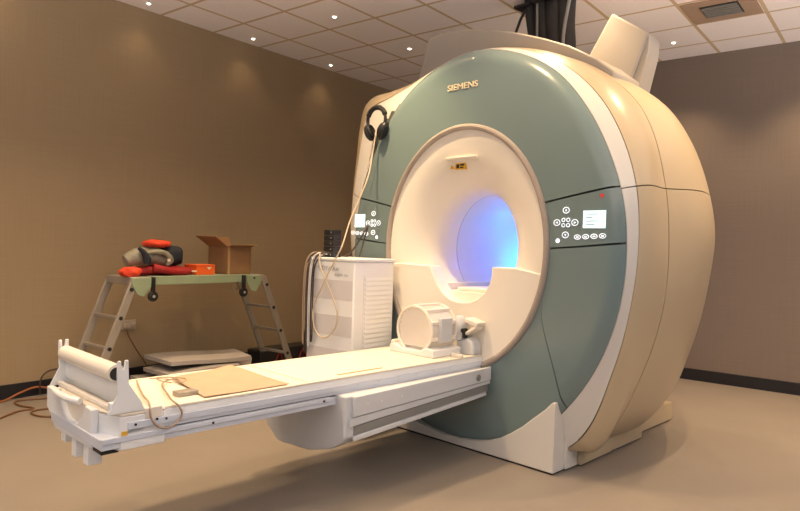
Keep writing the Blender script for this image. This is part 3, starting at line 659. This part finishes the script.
# orange box
ob = Thing('orange_box', (-5.12, 3.52, ZT), 'small bright orange box with a pale logo beside the cardboard box', 'box')
ob.part('carton', MB().box(-5.22, -5.03, 3.41, 3.61, ZT, ZT+.092), 'orange', bevel=.003)
ob.part('lid_edge', MB().box(-5.222, -5.028, 3.408, 3.612, ZT+.078, ZT+.083), 'hivis')
ob.part('printed_mark', MB().prism([(3.515, ZT+.072), (3.575, ZT+.072), (3.545, ZT+.045)], -5.031, -5.0285, axis='x'), 'letter')
# folded clothing
def lump(cx_, cy_, cz_, sx, sy_, sz, rough_=.18, seed=1, rot=0, flat=True):
    rnd = random.Random(seed); ph = [rnd.uniform(0, 6) for _ in range(6)]; rows = []
    for i in range(0, 17):
        th_ = math.pi*i/16; row = []
        for k in range(28):
            a = 2*math.pi*k/28; d = Vector((math.sin(th_)*math.cos(a), math.sin(th_)*math.sin(a), math.cos(th_)))
            f = 1+rough_*(math.sin(3*a+ph[0]+2*th_)*.4+math.sin(5*d.x*2+ph[1])*.35+math.sin(7*d.y+4*d.z+ph[2])*.35)
            e = lambda q, s_: math.copysign(abs(q)**.8, q)*s_
            v = Vector((e(d.x, sx), e(d.y, sy_), e(d.z, sz)))*f; c, s2 = math.cos(rot), math.sin(rot)
            z = cz_+v.z
            if flat: z = max(z, cz_-sz*.92)
            row.append((cx_+v.x*c-v.y*s2, cy_+v.x*s2+v.y*c, z))
        rows.append(row)
    return MB().grid(rows, wrap=True)
rj = Thing('red_jacket', (-5.16, 3.1, ZT), 'dark red folded jacket spread along the left end of the green board', 'jacket')
rj.part('folded_body', lump(-5.16, 3.13, ZT+.040, .15, .27, .043, .12, 3), 'red')
rj.part('sleeve', MB().tube([(-5.02, 2.98, ZT+.07), (-5.0, 3.08, ZT+.05), (-5.01, 3.20, ZT+.03), (-5.02, 3.34, ZT+.028)], [.035, .034, .028, .022], 10, sub=5), 'red')
rj.part('collar', lump(-5.05, 2.79, ZT+.034, .06, .085, .040, .2, 9), 'hivis')
rj.part('white_logo', MB().box(-5.012, -5.007, 3.35, 3.40, ZT+.03, ZT+.042), 'letter')
gj = Thing('grey_coat', (-5.14, 3.0, ZT+.08), 'crumpled grey and olive coat rolled up on top of the red jacket', 'coat')
gj.part('rolled_body', MB().tube([(-5.14, 2.80, ZT+.12), (-5.13, 2.90, ZT+.16), (-5.13, 3.02, ZT+.165), (-5.14, 3.12, ZT+.145), (-5.13, 3.19, ZT+.125)], [.05, .075, .08, .08, .055], 14, sub=5), 'silver')
gj.part('fold', MB().tube([(-5.06, 2.93, ZT+.19), (-5.05, 3.03, ZT+.205), (-5.05, 3.12, ZT+.185), (-5.05, 3.17, ZT+.13), (-5.06, 3.13, ZT+.09)], [.018, .024, .024, .022, .015], 10, sub=5), 'silver')
gj.part('dark_strap', MB().tube([(-5.05, 2.86, ZT+.235), (-5.035, 2.90, ZT+.20), (-5.03, 2.93, ZT+.14), (-5.03, 2.93, ZT+.10)], [.012, .022, .034, .03], 8, sub=5), 'navy')
gj.part('white_tag', MB().box(-5.045, -5.03, 3.125, 3.15, ZT+.12, ZT+.145), 'letter')
single('navy_bag', lump(-5.17, 3.22, ZT+.165, .10, .125, .095, .12, 5), 'navy', (-5.17, 3.22, ZT+.08), 'dark navy padded bag behind the grey coat on the green board', 'bag')
single('folded_hat', lump(-5.12, 3.065, ZT+.272, .09, .125, .034, .14, 11, rot=.2), 'hivis', (-5.12, 3.065, ZT+.24), 'bright orange folded hat topmost on the pile of clothing', 'hat')
# sheets on the floor
def sheet(pts, z, th_, lift=None):
    return MB().prism([(x, y) for x, y in pts], z, z+th_, axis='z')
SP = [([(-5.30, 2.92), (-4.62, 2.80), (-4.66, 3.75), (-5.25, 4.15)], .0, 'lowest wide white packing sheet on the floor under the platform'),
      ([(-5.38, 3.00), (-4.72, 2.92), (-4.74, 3.80), (-5.32, 4.30)], .08, 'white packing sheet second from the bottom under the platform'),
      ([(-5.34, 3.10), (-4.80, 3.06), (-4.80, 3.74), (-5.26, 4.02)], .155, 'white packing sheet second from the top of the pile on the floor'),
      ([(-5.40, 3.14), (-4.90, 3.10), (-4.86, 3.92), (-5.30, 4.06)], .23, 'topmost white packing sheet of the pile under the platform')]
for k, (pp, z, lab) in enumerate(SP):
    g = []; P_ = [Vector(q) for q in pp]
    for i in range(9):
        row = []
        for j in range(13):
            a = P_[0].lerp(P_[1], i/8); b = P_[3].lerp(P_[2], i/8); q = a.lerp(b, j/12); row.append((q.x, q.y, z+.02+.035*(.5+.5*math.sin(4.1*q.y+k*1.7+2*q.x))))
        g.append(row)
    single('packing_sheet', MB().grid(g), 'foam', (-5.2, 3.6, z), lab, 'packing sheet', 'sheets piled under the platform', solid=.034)
for x, y, lab in ((-5.46, 4.75, 'black case on the floor by the right ladder foot'),):
    single('black_case', MB().box(-5.60, -5.36, 4.45, 5.35, 0.0, .19), 'black', (x, y, 0), lab, 'case', bevel=.02)
wire('red_cable', [(-5.34, 4.62, .02), (-5.34, 4.70, .15), (-5.34, 4.76, .03), (-5.34, 4.95, .02), (-5.34, 5.04, .16), (-5.34, 5.12, .02)], .006, 'red', 'thin red cable in two peaks in front of the black case', 'cable', frame=ID, sub=3)
# wall socket and its cable
ws = Thing('wall_socket', (XL, 3.166, .53), 'double white wall socket on the brown wall behind the left ladder', 'socket')
ws.part('plate', MB().box(XL, XL+.010, 3.09, 3.24, .485, .58), 'socket', bevel=.004)
ws.part('plug', MB().box(XL+.010, XL+.045, 3.11, 3.155, .50, .55), 'socket', bevel=.006); ws.part('plug', MB().box(XL+.010, XL+.03, 3.185, 3.225, .51, .55), 'socket', bevel=.005)
wire('socket_cable', [(XL+.04, 3.13, .50), (XL+.06, 3.15, .42), (XL+.05, 3.24, .28), (XL+.06, 3.32, .15), (XL+.10, 3.33, .02), (XL+.2, 3.38, .012)], .006, 'brcable', 'thin brown cable dropping from the wall socket to the floor', 'cable', frame=ID)
wire('wall_cable', [(-5.69, 5.42, 1.10), (-5.69, 5.36, .85), (-5.69, 5.38, .5), (-5.69, 5.44, .3), (-5.68, 5.46, .03)], .006, 'brcable', 'brown cable hanging on the wall left of the white cabinet', 'cable', frame=ID)
# floor cables at left
wire('floor_cable', [(-4.9, 1.55, .008), (-5.14, 1.86, .008), (-5.27, 2.04, .008), (-5.28, 2.16, .008), (-5.45, 2.12, .008), (-5.60, 2.16, .008), (-5.55, 2.34, .008), (-5.44, 2.55, .008), (-5.2, 2.75, .008)], .008, 'brcable', 'brown cable snaking in an S across the floor at the far left', 'cable', frame=ID)
wire('orange_brown_cable', [(-5.68, 1.75, .012), (-5.66, 1.98, .010), (-5.67, 2.10, .012), (-5.69, 2.22, .05), (-5.70, 2.36, .075), (-5.66, 2.52, .03), (-5.5, 2.7, .01)], .009, mat('rust_cable', (.28, .10, .03), rough=.5, noise=.1), 'rust coloured cable running along the foot of the brown wall', 'cable', frame=ID)
wire('arched_cable', [(-5.68, 2.37, .012), (-5.69, 2.38, .14), (-5.69, 2.44, .20), (-5.69, 2.55, .20), (-5.66, 2.66, .13), (-5.6, 2.7, .012)], .007, 'bcable', 'dark cable arching up against the wall behind the couch foot', 'cable', frame=ID)
wire('floor_loop_cable', [(-5.05, 2.4, .008), (-5.2, 2.22, .008), (-5.18, 2.10, .008), (-5.02, 2.10, .008), (-4.9, 2.2, .008)], .007, 'brcable', 'small brown cable loop on the floor beside the couch foot', 'cable', frame=ID)

# ------------------------------------------------------------------ black hoses from scanner top to ceiling
hz = Thing('hose_bundle', (-.86, 1.25, 2.76), 'thick black wrapped hoses rising from the scanner top into the open ceiling tile', 'hoses', frame=FR)
for k, (xa, xb, r0_) in enumerate(((-1.06, -1.16, .045), (-.98, -1.02, .07), (-.88, -.90, .08), (-.78, -.80, .07))):
    ho = hz.part('hose', MB().tube([(xa, 1.27+.05*(k % 2), 2.72), (xa+.01, 1.28, 3.05), ((xa+xb)/2, 1.28, 3.25), (xb, 1.29, 3.62)], [r0_*1.0, r0_, r0_*1.05, r0_*1.25], 14, sub=6), mat('wrapped_hose', (.022, .020, .020), rough=.6, noise=.3, bump=.8, bscale=25) if k == 0 else 'hosem' if 'hosem' in M_ else M_.setdefault('hosem', bpy.data.materials['wrapped_hose']))
hz.part('pale_pipe', MB().tube([(-1.00, 1.17, 2.75), (-1.0, 1.18, 3.1), (-1.02, 1.2, 3.48)], .010, 8, sub=4), 'grey'); hz.part('pale_pipe', MB().tube([(-.74, 1.18, 2.75), (-.75, 1.18, 3.1), (-.70, 1.2, 3.48)], .014, 8, sub=4), 'grey')
hz.part('strut', MB().tube([(-1.30, 1.28, 3.22), (-1.24, 1.28, 3.36), (-1.17, 1.28, 3.47)], .012, 8), 'black')
hz.part('ceiling_bracket', MB().box(-1.26, -1.10, 1.2, 1.34, 3.44, 3.465), 'black', bevel=.004)
hz.part('ceiling_bracket', MB().box(-1.0, -.82, 1.08, 1.14, 3.40, 3.49), 'black', bevel=.004)
hz.part('metal_collar', MB().box(-.80, -.62, 1.12, 1.30, 3.43, 3.50), mat('blue_grey_metal', (.30, .34, .42), rough=.4, metal=.3), bevel=.006)
